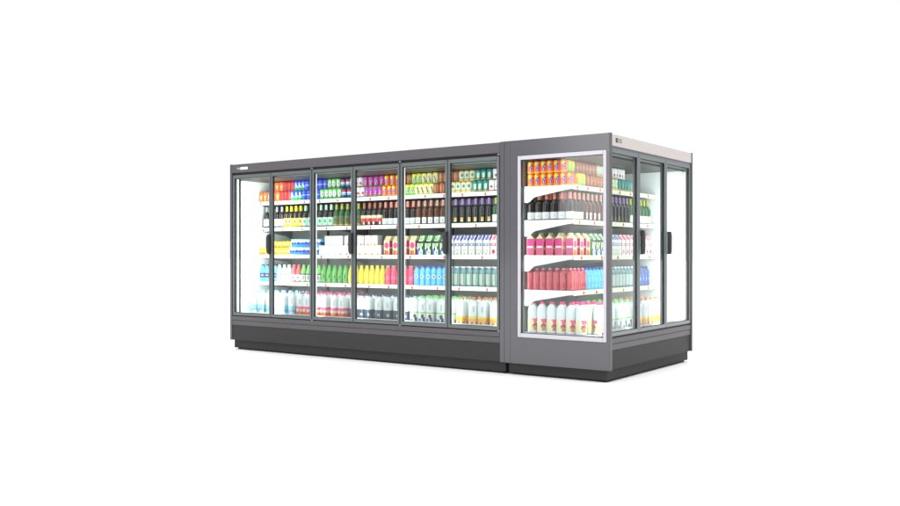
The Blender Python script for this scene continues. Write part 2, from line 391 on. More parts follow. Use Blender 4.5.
o = area('fridge_or_fill_lamp', (-0.10, 0.96, 1.900), 1.70, 0.02, 12, (-0.7, 0, -0.7), EF)
o.rotation_euler = Vector((-0.7, 0, -0.7)).to_track_quat('-Z', 'Y').to_euler()
for z in ZS:
    area('fridge_or_fill_lamp', (-YF - 0.03, 0.96, z - 0.042), 0.015, 1.7, 6 if z < 1.2 else 3, (0, 0, -1), EF).rotation_euler = (0, 0, 0)
area('fridge_or_fill_lamp', (-0.062, EB[2] + 0.05, 1.14), 0.02, 1.5, 34, (0, 1, 0), EF).rotation_euler = (math.radians(90), 0, math.radians(18))  # added fill lamp that brightens the far inner wall
area('fridge_or_fill_lamp', (WX1 - 0.05, 0.040, 1.14), 0.02, 1.5, 9, (-1, 0.5, 0), EF).rotation_euler = (math.radians(90), 0, math.radians(72))
area('fridge_or_fill_lamp', (WX0 + 0.035, 0.040, 1.14), 0.02, 1.5, 6, (1, 0.5, 0), EF).rotation_euler = (math.radians(90), 0, math.radians(-72))  # added fill at the left jamb, brightens brackets and near goods
badge(EF, 'x', 0.118, 2.030, True)

# ------------------------------------------------------------------ goods
C_ = {  # printed colours of the packs (linear base colours)
 'orange': (0.95, 0.17, 0.008), 'dorange': (0.75, 0.10, 0.01), 'amber': (1.0, 0.42, 0.02), 'yellow': (0.82, 0.70, 0.03), 'blue': (0.015, 0.06, 0.62),
 'navy': (0.008, 0.02, 0.10), 'royal': (0.03, 0.10, 0.75), 'sky': (0.10, 0.50, 0.90), 'lblue': (0.25, 0.60, 0.80), 'white': (0.74, 0.77, 0.77),
 'red': (0.52, 0.008, 0.010), 'crim': (0.60, 0.02, 0.05), 'green': (0.04, 0.35, 0.05), 'lgreen': (0.19, 0.60, 0.12), 'dgreen': (0.015, 0.10, 0.03),
 'mint': (0.50, 0.72, 0.60), 'black': (0.012, 0.012, 0.014), 'magenta': (0.70, 0.03, 0.22), 'pink': (0.85, 0.06, 0.24), 'rose': (0.82, 0.22, 0.30),
 'purple': (0.20, 0.10, 0.42), 'lilac': (0.27, 0.18, 0.38), 'cream': (0.75, 0.72, 0.42), 'brown': (0.30, 0.09, 0.025), 'tan': (0.52, 0.22, 0.08),
 'gold': (0.70, 0.42, 0.06), 'teal': (0.01, 0.22, 0.20), 'lime': (0.50, 0.80, 0.02), 'silver': (0.60, 0.60, 0.60), 'olive': (0.13, 0.13, 0.05),
 'salmon': (0.85, 0.26, 0.19), 'peach': (0.55, 0.30, 0.22), 'grey': (0.30, 0.31, 0.31), 'wine': (0.014, 0.005, 0.005), 'amberglass': (0.085, 0.020, 0.004), 'rust': (0.42, 0.13, 0.07), 'coral': (0.74, 0.08, 0.08), 'citron': (0.36, 0.40, 0.05)}
def pm(k): return mat('print_' + k, C_[k], 0.34, coat=0.25, noise=0.03)
def glossm(k): return mat('gloss_' + k, C_[k], 0.10, coat=0.35, noise=0.05)
def clearm(k, tr=0.35): return mat('clear_' + k, C_[k], 0.10, coat=0.5, trans=tr)

def revolve(prof, seg, fn, mats_keys, matf, arc=(0, 360), squash=1.0, cap=True):
    """prof: list (r, z); fn(theta_deg, z) -> key. theta 0 faces -y, positive towards +x."""
    bm = bmesh.new(); rings = []
    full = (arc[1] - arc[0]) >= 359.9
    cnt = seg if full else seg + 1
    for r, z in prof:
        ring = []
        for i in range(cnt):
            th = math.radians(arc[0] + (arc[1] - arc[0]) * i / seg)
            rr = r
            if squash > 1:                        # rounded-square section
                c, s = abs(math.cos(th)), abs(math.sin(th)); p = squash
                rr = r / ((c ** p + s ** p) ** (1 / p))
            ring.append(bm.verts.new((rr * math.sin(th), -rr * math.cos(th), z)))
        rings.append(ring)
    for j in range(len(prof) - 1):
        if abs(prof[j][0] - prof[j + 1][0]) < 1e-7 and abs(prof[j][1] - prof[j + 1][1]) < 1e-7: continue
        for i in range(seg):
            a, b = rings[j], rings[j + 1]; k = (i + 1) % cnt
            f = bm.faces.new((a[i], a[k], b[k], b[i]))
            th = arc[0] + (arc[1] - arc[0]) * (i + 0.5) / seg
            if th > 180: th -= 360
            f.material_index = mats_keys.index(fn(th, (prof[j][1] + prof[j + 1][1]) / 2))
    if cap and full:
        f = bm.faces.new(rings[0][::-1]); f.material_index = mats_keys.index(fn(0, prof[0][1]))
        f = bm.faces.new(rings[-1]); f.material_index = mats_keys.index(fn(0, prof[-1][1]))
    return bm
def densify(prof, step):
    out = [prof[0]]
    for a, b in zip(prof, prof[1:]):
        n = max(1, int(math.ceil(abs(b[1] - a[1]) / step)))
        for i in range(1, n + 1): out.append((a[0] + (b[0] - a[0]) * i / n, a[1] + (b[1] - a[1]) * i / n))
    return out
def proto_place(o):                                # prototypes wait here until first used
    o['_p'] = 1
    return o

# --- cans
CR, CH = 0.0325, 0.113
def can(fn, keys):
    prof = densify([(0.024, 0.0), (CR, 0.006), (CR, CH - 0.010), (0.027, CH - 0.001), (0.0265, CH)], 0.007)
    ks = list(dict.fromkeys(keys + ['silver']))
    f2 = lambda th, z: 'silver' if (z > CH - 0.0025 or z < 0.003) else fn(th, z / CH)
    bm = revolve(prof, 30, f2, ks, None)
    return link('drink_can', bm, [pm(k) if k != 'silver' else mat('can_lid', (0.6, 0.6, 0.6), 0.3, metal=0.8) for k in ks], None, True)
def blob(th, t, c, tc_, rx, rt): return ((th - c) / rx) ** 2 + ((t - tc_) / rt) ** 2 < 1
def splash(bk, lo, hi, leaf='yellow'):
    """fruit-drink look: slanted blue splash on a bright can"""
    def f(th, t):
        for c in (25, -155):
            u = (th - c + 180) % 360 - 180
            if abs(u - (t - 0.45) * 60) < 17 and 0.22 < t < 0.72: return 'blue' if abs(u - (t - 0.45) * 60) > 4 or t > .6 else 'white'
            if blob(u, t, -22, 0.78, 34, 0.16): return leaf
        return lo if t < 0.2 else (hi if t > 0.86 else bk)
    return f
def f_orange(th, t):
    for c in (25, -65, 115, -155):
        u = (th - c + 180) % 360 - 180
        if abs(u) < 10 and 0.35 < t < 0.65: return 'lblue'
        if abs(u) < 22 and 0.2 < t < 0.32: return 'amber'
    return 'orange'
def f_red(th, t):
    u = (th - 20 + 180) % 180 - 90
    return 'white' if abs(u - 30 * math.sin(t * 3.0) + 25) < 13 else ('crim' if t < .12 else 'red')
def f_lemon(th, t):
    u = (th - 20 + 60) % 120 - 60
    if blob(u, t, -8, 0.62, 17, 0.15): return 'yellow'
    if blob(u, t, 18, 0.45, 12, 0.12): return 'white'
    return 'green' if t < 0.3 + 0.05 * math.sin(math.radians(th * 4)) else 'sky' if t < .5 else 'royal'
def f_blue(th, t): return 'white' if 0.47 < t < 0.55 and abs((th - 25 + 90) % 180 - 90) < 60 else 'royal'
def f_green(th, t):
    u = (th - 25 + 90) % 180 - 90
    if blob(u, t, 4, 0.5, 12, 0.10): return 'crim'
    if blob(u, t, 0, 0.52, 42, 0.32): return 'white' if abs(u) < 34 and t > .35 else 'mint'
    return 'lgreen' if t > 0.75 else 'green'
def f_cola(th, t):
    u = (th - 22 + 90) % 180 - 90
    if abs(u) < 48 and 0.28 < t < 0.80:
        return 'red' if t > 0.62 else ('white' if t > 0.46 else 'sky')
    return 'navy'
def f_whitered(th, t):
    u = (th - 20 + 45) % 90 - 45
    if t < 0.14: return 'red'
    if blob(u, t, 5, 0.42, 24, 0.12): return 'red'
    return 'white'
def f_cream(th, t):
    if t > 0.86: return 'yellow'
    u = (th - 25 + 60) % 120 - 60
    if abs(u + (t - 0.45) * 50) < 13 and 0.15 < t < 0.75: return 'olive'
    return 'cream' if t > .12 else 'lime'
def f_brown(th, t):
    u = (th + 30) % 60 - 30
    if abs(u) < 8 and 0.2 < t < 0.8: return 'tan'
    return 'dorange' if 0.46 < t < 0.52 else 'brown'
def f_gold(th, t):
    u = (th - 25 + 60) % 120 - 60
    if t > 0.84: return 'gold'
    if blob(u, t, 0, 0.58, 22, 0.14): return 'brown'
    if 0.2 < t < 0.30: return 'gold'
    return 'cream' if t < 0.2 else 'mint'
def f_teal(th, t):
    u = (th - 25 + 60) % 120 - 60
    if blob(u, t, 0, 0.50, 28, 0.26): return 'mint' if t > .45 else 'cream'
    return 'gold' if 0.10 < t < 0.17 else 'teal'
allk = ['orange', 'lblue', 'amber', 'dorange', 'white', 'crim', 'red', 'yellow', 'green', 'sky', 'royal', 'mint', 'lgreen', 'navy', 'blue', 'olive', 'cream',
        'lime', 'tan', 'brown', 'gold', 'teal', 'magenta', 'purple', 'black']
PRO = {}
def reg(key, obj, desc, cat): PRO[key] = (obj, desc, cat)
for key, fn, desc in [('c_orange', f_orange, 'plain orange can'), ('c_red', f_red, 'red and white can'), ('c_lemon', f_lemon, 'blue-green lemon can'),
        ('c_blue', f_blue, 'solid blue can'), ('c_green', f_green, 'green and white can'), ('c_cola', f_cola, 'navy cola can'),
        ('c_wr', f_whitered, 'white can with red'), ('c_purple', splash('magenta', 'green', 'magenta', 'purple'), 'magenta and blue can'),
        ('c_fruit', splash('orange', 'amber', 'orange', 'yellow'), 'orange can with blue splash'), ('c_lime', splash('lime', 'lgreen', 'yellow', 'yellow'), 'lime can with blue splash'),
        ('c_cream', f_cream, 'cream and yellow can'), ('c_brown', f_brown, 'brown can'), ('c_gold', f_gold, 'pale can with gold top'), ('c_teal', f_teal, 'teal can')]:
    reg(key, can(fn, allk), desc, 'can')

# --- bottles: body (top-level) > label, cap
def bottle(name, prof, bodym, label=None, capd=None, seg=28, squash=1.0):
    bm = revolve(densify(prof, 0.03), seg, lambda a, b: 'b', ['b'], None, squash=squash)
    body = link(name, bm, bodym, None, True)
    if label:
        z0, z1, r, fn, keys, arc = label
        pr = densify([(r + 0.0010, z0), (r + 0.0010, z1)], 0.0065)
        sg = max(8, int((arc[1] - arc[0]) / 9))
        bm = revolve(pr, sg, lambda th, z: fn(th, (z - z0) / (z1 - z0)), keys, None, arc=arc, squash=squash, cap=False)
        link('label', bm, [pm(k) for k in keys], body, True)
    if capd:
        z0, z1, r0, r1, m = capd
        bm = revolve([(r0, z0), (r0, z0 + (z1 - z0) * 0.08), (r1, z1 - 0.002), (r1 * 0.85, z1)], 18, lambda a, b: 'b', ['b'], None)
        link('cap', bm, m, body, True)
    return body
def wine(glassk, capk, fn, keys, lz=(0.020, 0.095), arc=(-120, 150), r=0.0365, h=0.243):
    p = [(r - 0.004, 0), (r, 0.005), (r, h * 0.56), (r * 0.93, h * 0.62), (r * 0.66, h * 0.69), (0.0142, h * 0.755), (0.0122, h * 0.80), (0.0122, h * 0.97), (0.011, h * 0.985)]
    return bottle('wine_bottle', p, glossm(glassk), (lz[0], lz[1], r, fn, keys, arc), (h * 0.76, h, 0.0151, 0.0135, pm(capk)))
def l_spot(bg, sp_, edge=None):
    def f(th, t):
        u = (th - 20 + 60) % 120 - 60
        if blob(u, t, 0, 0.55, 20, 0.22): return sp_
        if edge and (t < 0.12): return edge
        return bg
    return f
reg('w_white', wine('wine', 'grey', l_spot('white', 'lime'), ['white', 'lime'], (0.02, 0.10)), 'dark bottle with white label', 'wine bottle')
def f_ylab(th, t):
    u = (th - 20 + 60) % 120 - 60
    if blob(u, t, 0, 0.58, 19, 0.20): return 'crim'
    if blob(u, t, 0, 0.58, 30, 0.30): return 'cream'
    return 'yellow'
reg('w_yellow', wine('wine', 'yellow', f_ylab, ['yellow', 'crim', 'cream'], (0.014, 0.105)), 'dark bottle with yellow label', 'wine bottle')
reg('w_mint', wine('wine', 'mint', l_spot('mint', 'green'), ['mint', 'green'], (0.014, 0.105)), 'dark bottle with mint label', 'wine bottle')
reg('w_green', wine('dgreen', 'citron', l_spot('olive', 'dgreen', 'gold'), ['olive', 'dgreen', 'gold'], (0.012, 0.115), r=0.035), 'green bottle with olive label', 'wine bottle')
def f_rlab(th, t):
    u = (th - 20 + 60) % 120 - 60
    if t > 0.66: return 'cream'
    if t > 0.32: return 'crim' if abs(u) < 40 else 'rose'
    return 'wine2' if abs(u) > 12 else 'cream'
C_['wine2'] = (0.10, 0.02, 0.03)
reg('w_red', wine('wine', 'rust', f_rlab, ['cream', 'crim', 'rose', 'wine2'], (0.012, 0.110)), 'dark bottle with red label', 'wine bottle')
reg('w_salmon', wine('wine', 'salmon', lambda th, t: 'grey' if 0.42 < t < 0.5 and 10 < th < 34 else 'white', ['white', 'grey'], (0.010, 0.072), (-160, 195)), 'dark bottle with salmon capsule', 'wine bottle')
reg('w_rose', wine('amberglass', 'peach', lambda th, t: 'grey' if 0.3 < t < 0.6 and 10 < th < 34 else 'white', ['white', 'grey'], (0.012, 0.072), (-25, 60)), 'amber bottle with peach capsule', 'wine bottle')
reg('w_purple', wine('black', 'lilac', lambda th, t: 'gold' if t > .3 else 'cream', ['gold', 'cream'], (0.020, 0.060), (5, 45)), 'black bottle with purple capsule', 'wine bottle')
reg('w_lime', wine('dgreen', 'citron', lambda th, t: 'mint' if t < 0.4 and th > 20 else 'white', ['white', 'mint'], (0.010, 0.080), (-150, 190)), 'green bottle with yellow capsule', 'wine bottle')

def pet(bodym, capm, fn, keys, lz, r=0.0335, h=0.197, sh=0.55, arc=(0, 360), sq=1.0):
    p = [(r - 0.004, 0), (r, 0.006), (r, 0.04), (r - 0.0015, 0.046), (r - 0.0015, h * sh - 0.006), (r, h * sh), (r * 0.97, h * (sh + 0.06)), (r * 0.72, h * (sh + (0.9 - sh) * 0.6)), (0.014, h * 0.905), (0.0125, h * 0.92), (0.0125, h * 0.97)]
    return bottle('drink_bottle', p, bodym, (lz[0], lz[1], r, fn, keys, arc) if fn else None, (h * 0.925, h, 0.0145, 0.0145, capm), 26, sq)
def f_badge(bg, ring, sp_):
    def f(th, t):
        u = (th - 25 + 90) % 180 - 90
        if blob(u, t, 0, 0.5, 14, 0.28): return sp_
        if blob(u, t, 0, 0.5, 26, 0.46): return ring
        return bg
    return f
reg('p_blue', pet(glossm('sky'), pm('black'), lambda th, t: 'white' if 0.4 < t < 0.52 and 0 < th % 90 < 50 else 'navy', ['navy', 'white'], (0.045, 0.100)), 'blue bottle with navy label', 'bottle')
reg('p_clear', pet(mat('milky_clear', (0.75, 0.82, 0.84), 0.12, coat=0.5, trans=0.25), pm('silver'), lambda th, t: 'lblue' if t > 0.35 + 0.2 * math.sin(math.radians(th * 5)) else 'white', ['lblue', 'white'], (0.045, 0.105)), 'clear bottle with blue band', 'bottle')
reg('p_red', pet(glossm('coral'), pm('coral'), lambda th, t: 'crim' if blob((th - 20 + 60) % 120 - 60, t, 0, 0.45, 22, 0.25) else 'white', ['white', 'crim'], (0.020, 0.085)), 'red bottle with white label', 'bottle')
def f_bw(th, t):
    if t > 0.86: return 'black'
    return 'black' if ((th // 20) % 3 == 0 and 0.15 < t < 0.75) or blob((th - 20 + 60) % 120 - 60, t, 12, 0.4, 7, .3) else 'white'
reg('p_green', pet(glossm('lgreen'), pm('lgreen'), f_bw, ['black', 'white'], (0.022, 0.098)), 'green bottle with printed label', 'bottle')
reg('p_dgreen', pet(mat('leaf_green', (0.10, 0.42, 0.06), 0.15, coat=0.5), pm('green'), f_badge('gl2', 'dgreen', 'black') if 0 else (lambda th, t: 'dgreen' if blob((th - 25 + 60) % 120 - 60, t, 0, .5, 15, .4) else 'leaf'), ['dgreen', 'leaf'] if C_.setdefault('leaf', (0.10, 0.42, 0.06)) else [], (0.050, 0.095)), 'leaf-green bottle with dark emblem', 'bottle')
reg('p_yellow', pet(glossm('yellow'), pm('yellow'), lambda th, t: 'amber2' if blob((th - 25 + 60) % 120 - 60, t, 0, .5, 20, .4) else 'yellow', ['amber2', 'yellow'] if C_.setdefault('amber2', (0.80, 0.62, 0.03)) else [], (0.045, 0.095)), 'yellow bottle', 'bottle')
reg('p_pink', pet(mat('pink_drink', (0.85, 0.07, 0.16), 0.14, coat=0.5), pm('rose'), lambda th, t: 'rose' if blob((th - 25 + 60) % 120 - 60, t, 0, .5, 18, .4) else 'pink', ['rose', 'pink'], (0.045, 0.095)), 'pink bottle', 'bottle')
reg('p_sky', pet(glossm('sky'), pm('royal'), f_badge('sky', 'white', 'navy'), ['sky', 'white', 'navy'], (0.070, 0.112), sh=0.70), 'bright blue bottle with round emblem', 'bottle')
reg('p_teal', pet(mat('teal_clear', (0.16, 0.36, 0.38), 0.10, coat=0.5, trans=0.30), pm('white'), lambda th, t: ('orange' if (th // 12) % 5 == 0 else 'navy' if (th // 12) % 5 == 2 else 'green') if (th // 12) % 5 in (0, 2, 4) and (th // 60) % 2 == 0 else 'tealpale', ['orange', 'navy', 'green', 'tealpale'] if C_.setdefault('tealpale', (0.30, 0.46, 0.46)) else [], (0.020, 0.125), sh=0.72), 'clear teal bottle with white cap', 'bottle')
reg('p_dblue', pet(mat('deep_blue_clear', (0.03, 0.09, 0.32), 0.10, coat=0.5, trans=0.15), pm('navy'), lambda th, t: 'lblue' if blob((th - 0 + 60) % 120 - 60, t, 0, .5, 18, .3) else 'blue', ['lblue', 'blue'], (0.045, 0.10), sh=0.68), 'dark blue bottle', 'bottle')
reg('p_coral', pet(mat('red_drink', (0.50, 0.022, 0.045), 0.10, coat=0.8, noise=0.08), pm('rose'), None, None, None, r=0.0345, h=0.197, sh=0.76), 'glossy red bottle', 'bottle')

def f_cup(th, t):
    u = (th - 30 + 90) % 180 - 90
    if t < 0.10: return 'white'
    if t > 0.74 and u > -8 - 0: 
        if u > -16 + (0.98 - t) * 75 and u < 62: return 'pink'
    if 0.13 < t < 0.42 and abs(u - 14) < 15 + (t - 0.13) * 30: return 'caramel' if int(u / 4) % 2 else 'tan'
    if blob(u, t, 14, 0.48, 29, 0.15): return 'crim' if t < .52 else 'plum'
    if blob(u, t, 16, 0.64, 13, 0.07): return 'purple'
    return 'cream'
def jug(capk, fn, keys, r=0.0465, h=0.278, lz=(0.010, 0.125), bodym=None):
    if fn is not f_cup:                           # square-shouldered jug; the grip hollow's shade is a grey surface patch
        p = [(r - 0.005, 0), (r, 0.007), (r, h * 0.74), (r * 0.97, h * 0.79), (r * 0.84, h * 0.84), (r * 0.60, h * 0.88), (0.019, h * 0.905), (0.0165, h * 0.925), (0.0165, h * 0.96)]
        b = bottle('milk_bottle', p, bodym or mat('milk_white', (0.70, 0.77, 0.775), 0.22, coat=0.3, noise=0.02), (lz[0], lz[1], r, fn, keys, (0, 360)), (h * 0.925, h, 0.0195, 0.0195, pm(capk)), 40, 4.5)
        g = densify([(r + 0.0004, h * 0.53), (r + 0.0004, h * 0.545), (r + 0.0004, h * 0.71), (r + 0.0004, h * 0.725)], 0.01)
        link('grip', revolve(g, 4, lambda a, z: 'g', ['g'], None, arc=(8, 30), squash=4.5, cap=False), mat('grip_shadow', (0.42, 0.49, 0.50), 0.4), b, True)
        return b
    p = [(r - 0.006, 0), (r, 0.008), (r, h * 0.66), (r * 0.985, h * 0.73), (r * 0.92, h * 0.79), (r * 0.80, h * 0.845), (r * 0.62, h * 0.885), (0.022, h * 0.91), (0.019, h * 0.925), (0.019, h * 0.96)]
    return bottle('milk_bottle', p, bodym or mat('milk_white', (0.70, 0.77, 0.775), 0.22, coat=0.3, noise=0.02), (lz[0], lz[1], r, fn, keys, (0, 360)), (h * 0.925, h, 0.0215, 0.0215, pm(capk)), 32, 2.6)
C_['caramel'] = (0.38, 0.12, 0.02); C_['plum'] = (0.35, 0.02, 0.10)
reg('j_pink', jug('pink', f_cup, ['white', 'pink', 'caramel', 'tan', 'crim', 'plum', 'purple', 'cream']), 'pink-capped milk bottle', 'milk bottle')
def f_fruit(th, t):
    u = (th - 25 + 60) % 120 - 60
    if t < 0.12: return 'white'
    if t > 0.78: return 'pink'
    if t > 0.70: return 'pink' if abs(u) < 35 else 'cream'
    if t < 0.48: return 'orange' if (int((u + 60) / 12) + int(t * 9)) % 2 else 'red'
    if abs(u + 20) < 9: return 'purple'
    return 'cream' if abs(u) > 40 or t > .58 else 'amber'
reg('j_fruit', jug('pink', f_fruit, ['white', 'pink', 'orange', 'red', 'purple', 'cream', 'amber']), 'milk bottle with fruit label', 'milk bottle')
reg('j_blue', jug('lblue', lambda th, t: 'white' if t < 0.35 + 0.12 * math.sin(math.radians(th * 3)) else ('lblue' if t > .6 else 'sky2'), ['white', 'lblue', 'sky2'] if C_.setdefault('sky2', (0.12, 0.42, 0.62)) else []), 'blue-capped milk bottle', 'milk bottle')
reg('j_navy', jug('navy', lambda th, t: 'white' if t < 0.16 or (0.42 < t < 0.66 and abs((th - 25 + 45) % 90 - 45) < 24 and int((th + 360) / 9) % 2) else 'navy2', ['white', 'navy2'] if C_.setdefault('navy2', (0.012, 0.035, 0.09)) else []), 'navy-banded milk bottle', 'milk bottle')
def f_cow(th, t):
    u = (th - 20 + 60) % 120 - 60
    if t > 0.90: return 'lgreen'
    if u < -22 and t < 0.42: return 'sky3'
    if blob(u, t, 0, 0.62, 20, 0.20) or blob(u, t, 13, 0.36, 14, 0.20) or blob(u, t, -16, .7, 9, .1) or blob(u, t, 30, .2, 8, .1): return 'black'
    return 'white'
C_['sky3'] = (0.04, 0.20, 0.55)
reg('j_cow', jug('lgreen', f_cow, ['lgreen', 'sky3', 'black', 'white']), 'green-capped milk bottle with cow print', 'milk bottle')
C_['ochre'] = (0.60, 0.20, 0.035)
reg('j_orange', jug('ochre', lambda th, t: 'yellow' if t > 0.80 else ('amber' if t > 0.42 else ('tan' if int((th + 360) / 18) % 3 else 'white')), ['yellow', 'amber', 'tan', 'white'], lz=(0.014, 0.105)), 'orange-capped milk bottle', 'milk bottle')

# --- cartons / boxes with printed faces (grid faces)
def grid_box(w, d, h, fn, keys, n=9, gable=0.0, name='drink_carton', m_extra=None, wob=0.0):
    """fn(face, u, v): face in front/right/left/back/top/gable, u,v 0..1"""
    bm = bmesh.new(); nz = max(4, int(n * h / w))
    def quad(P, nu, nv, face):
        for i in range(nu):
            for j in range(nv):
                q = [P(a / nu, b / nv) for a, b in ((i, j), (i + 1, j), (i + 1, j + 1), (i, j + 1))]
                f = bm.faces.new([bm.verts.new(c) for c in q]); f.material_index = keys.index(fn(face, (i + .5) / nu, (j + .5) / nv))
    x, y = w / 2, d / 2
    quad(lambda u, v: (-x + w * u, -y, h * v), n, nz, 'front'); quad(lambda u, v: (x, -y + d * u, h * v), n, nz, 'right')
    quad(lambda u, v: (x - w * u, y, h * v), n, nz, 'back'); quad(lambda u, v: (-x, y - d * u, h * v), n, nz, 'left')
    if gable:
        g = gable * 0.78
        quad(lambda u, v: (-x + w * u, -y + (y - 0.002) * v, h + g * v), n, 3, 'gable'); quad(lambda u, v: (x - w * u, y - (y - 0.002) * v, h + g * v), n, 3, 'gable')
        quad(lambda u, v: (-x + w * u, -0.002, h + g + (gable - g) * v), n, 1, 'fin'); quad(lambda u, v: (x - w * u, 0.002, h + g + (gable - g) * v), n, 1, 'fin')
        quad(lambda u, v: (-x + w * u, -0.002 + 0.004 * v, h + gable), n, 1, 'fin')
        for s in (1, -1):
            f = bm.faces.new([bm.verts.new(c) for c in ((s * x, -y, h), (s * x, y, h), (s * x * 0.88, 0, h + g))]); f.material_index = keys.index(fn('gable', 0.95, 0.3))
            f = bm.faces.new([bm.verts.new(c) for c in ((s * x, -0.002, h + g), (s * x, 0.002, h + g), (s * x, 0.002, h + gable), (s * x, -0.002, h + gable))]); f.material_index = keys.index(fn('fin', 0.5, 0.5))
    else: quad(lambda u, v: (-x + w * u, -y + d * v, h), n, n, 'top')
    quad(lambda u, v: (-x + w * u, y - d * v, 0.0), 1, 1, 'back')
    bmesh.ops.remove_doubles(bm, verts=bm.verts[:], dist=1e-6)
    return link(name, bm, [pm(k) for k in keys], None)
def fc_pink(face, u, v):
    if face in ('front', 'back'):
        if (u - 0.5) ** 2 / 0.14 + (v - 0.66) ** 2 / 0.045 < 1: return 'pink'
        if v < 0.36 and (u - 0.5) ** 2 / 0.16 + (v - 0.12) ** 2 / 0.05 < 1: return 'orange' if u > 0.35 else 'red'
        if v < .34 and v > .26 and u < .4: return 'purple'
        return 'cream'
    if face in ('gable', 'fin'): return 'cream' if (int(u * 9) + int(v * 3)) % 3 else ('salmon' if int(u * 9) % 2 else 'olive2')
    if 0.46 < v < 0.54 and 0.12 < u < 0.88: return 'white'
    return 'magenta' if v > 0.5 else 'rose2'
C_['olive2'] = (0.45, 0.50, 0.12); C_['rose2'] = (0.66, 0.10, 0.22)
reg('k_pink', grid_box(0.072, 0.072, 0.150, fc_pink, ['pink', 'orange', 'red', 'purple', 'cream', 'salmon', 'olive2', 'white', 'magenta', 'rose2'], 9, 0.048), 'pink fruit carton', 'carton')
def fc_cow(face, u, v):
    if face in ('front', 'back'):
        if v > 0.82: return 'black' if v < .93 or u < .3 else 'white'
        if (u - 0.5) ** 2 / 0.10 + (v - 0.70) ** 2 / 0.018 < 1: return 'lgreen'
        if u < 0.3 and v < 0.38: return 'sky3'
        if (u - 0.38) ** 2 / 0.02 + (v - 0.42) ** 2 / 0.02 < 1 or (u > 0.78 and 0.4 < v < 0.6) or ((u - .7) ** 2 / .01 + (v - .2) ** 2 / .004 < 1): return 'black'
        return 'white'
    if face in ('gable', 'fin'): return 'lgreen' if (u - 0.5) ** 2 / 0.09 + (v - 0.4) ** 2 / 0.25 < 1 else ('white' if u > .15 else 'black')
    return 'leaf2'
C_['leaf2'] = (0.16, 0.42, 0.06)
reg('k_cow', grid_box(0.070, 0.072, 0.148, fc_cow, ['black', 'white', 'lgreen', 'sky3', 'leaf2'], 10, 0.052), 'green cow-print carton', 'carton')
def fc_milk(main, dark):
    def f(face, u, v):
        if face in ('front', 'back', 'right', 'left'):
            if 0.60 < v < 0.80 and 0.14 < u < 0.86: return main if not (0.66 < v < 0.73 and 0.3 < u < 0.7) else 'white' if face in ('front', 'back') else main
            d = (u - 0.5) ** 2 / 0.10 + (v - 0.24) ** 2 / 0.028
            if d < 0.45: return 'cream' if main == 'navy3' else 'red'
            if d < 1: return 'grey' if main == 'navy3' else dark
            return 'white'
        if (u - 0.5) ** 2 / 0.08 + (v - 0.5) ** 2 / 0.3 < 1: return dark
        return 'white' if int(u * 10) % 3 else dark
    return f
C_['navy3'] = (0.02, 0.04, 0.22); C_['violet'] = (0.16, 0.14, 0.42)
reg('k_navy', grid_box(0.070, 0.072, 0.146, fc_milk('navy3', 'violet'), ['navy3', 'violet', 'white', 'cream', 'grey'], 10, 0.052), 'white and navy carton', 'carton')
reg('k_red', grid_box(0.070, 0.072, 0.146, fc_milk('red', 'rose'), ['red', 'rose', 'white', 'cream', 'grey'], 10, 0.052), 'white and red carton', 'carton')
def fc_bluebox(face, u, v):
    if face == 'top': return 'white'
    w = 0.58 + 0.07 * math.sin(u * 14)
    if v > 0.88: return 'sky'
    if v > w + .06: return 'white' if face in ('front', 'back') else 'lblue'
    if v > 0.34: return 'navy4' if abs((u * 2) % 1 - 0.5) > .08 or v < .5 else 'white'
    return 'sky3'
C_['navy4'] = (0.015, 0.05, 0.30)
reg('b_blue', grid_box(0.112, 0.075, 0.088, fc_bluebox, ['white', 'sky', 'lblue', 'navy4', 'sky3'], 12, 0.0, 'boxed_pack'), 'blue and white boxed pack', 'box')
def fc_wbox(acc):
    def f(face, u, v):
        if face in ('front', 'back'):
            if v > 0.88 and int(u * 10) % 3 == 0: return acc
            if v < 0.16 and 0.38 < u < 0.66: return acc
            return 'white'
        if face == 'top': return 'white'
        return acc if v < 0.12 else 'grey2'
    return f
C_['grey2'] = (0.55, 0.56, 0.56)
for kk, acc in (('mint', 'mint'), ('pink', 'rose'), ('amber', 'amber')):
    reg('b_' + kk, grid_box(0.088, 0.075, 0.104, fc_wbox(acc), ['white', acc, 'grey2'], 10, 0.0, 'boxed_pack'), 'white box with %s marks' % {'mint': 'mint', 'pink': 'pink', 'amber': 'orange'}[kk], 'box')
def yog():
    p = densify([(0.024, 0), (0.029, 0.004), (0.029, 0.046), (0.026, 0.050)], 0.006)
    b = link('yogurt_jar', revolve(p, 26, lambda th, z: 'orange' if (z < 0.030 and abs((th - 20 + 45) % 90 - 45) < 26) else ('amber' if z < 0.04 else 'cream'), ['orange', 'amber', 'cream'], None), [pm('orange'), pm('amber'), pm('cream')], None, True)
    link('lid', revolve([(0.0295, 0.0505), (0.0305, 0.054), (0.0305, 0.074), (0.028, 0.077)], 24, lambda a, b_: 'y', ['y'], None), mat('lid_yellow', (0.95, 0.62, 0.02), 0.3, coat=.3), b, True)
    return b
reg('y', yog(), 'orange jar with yellow lid', 'jar')

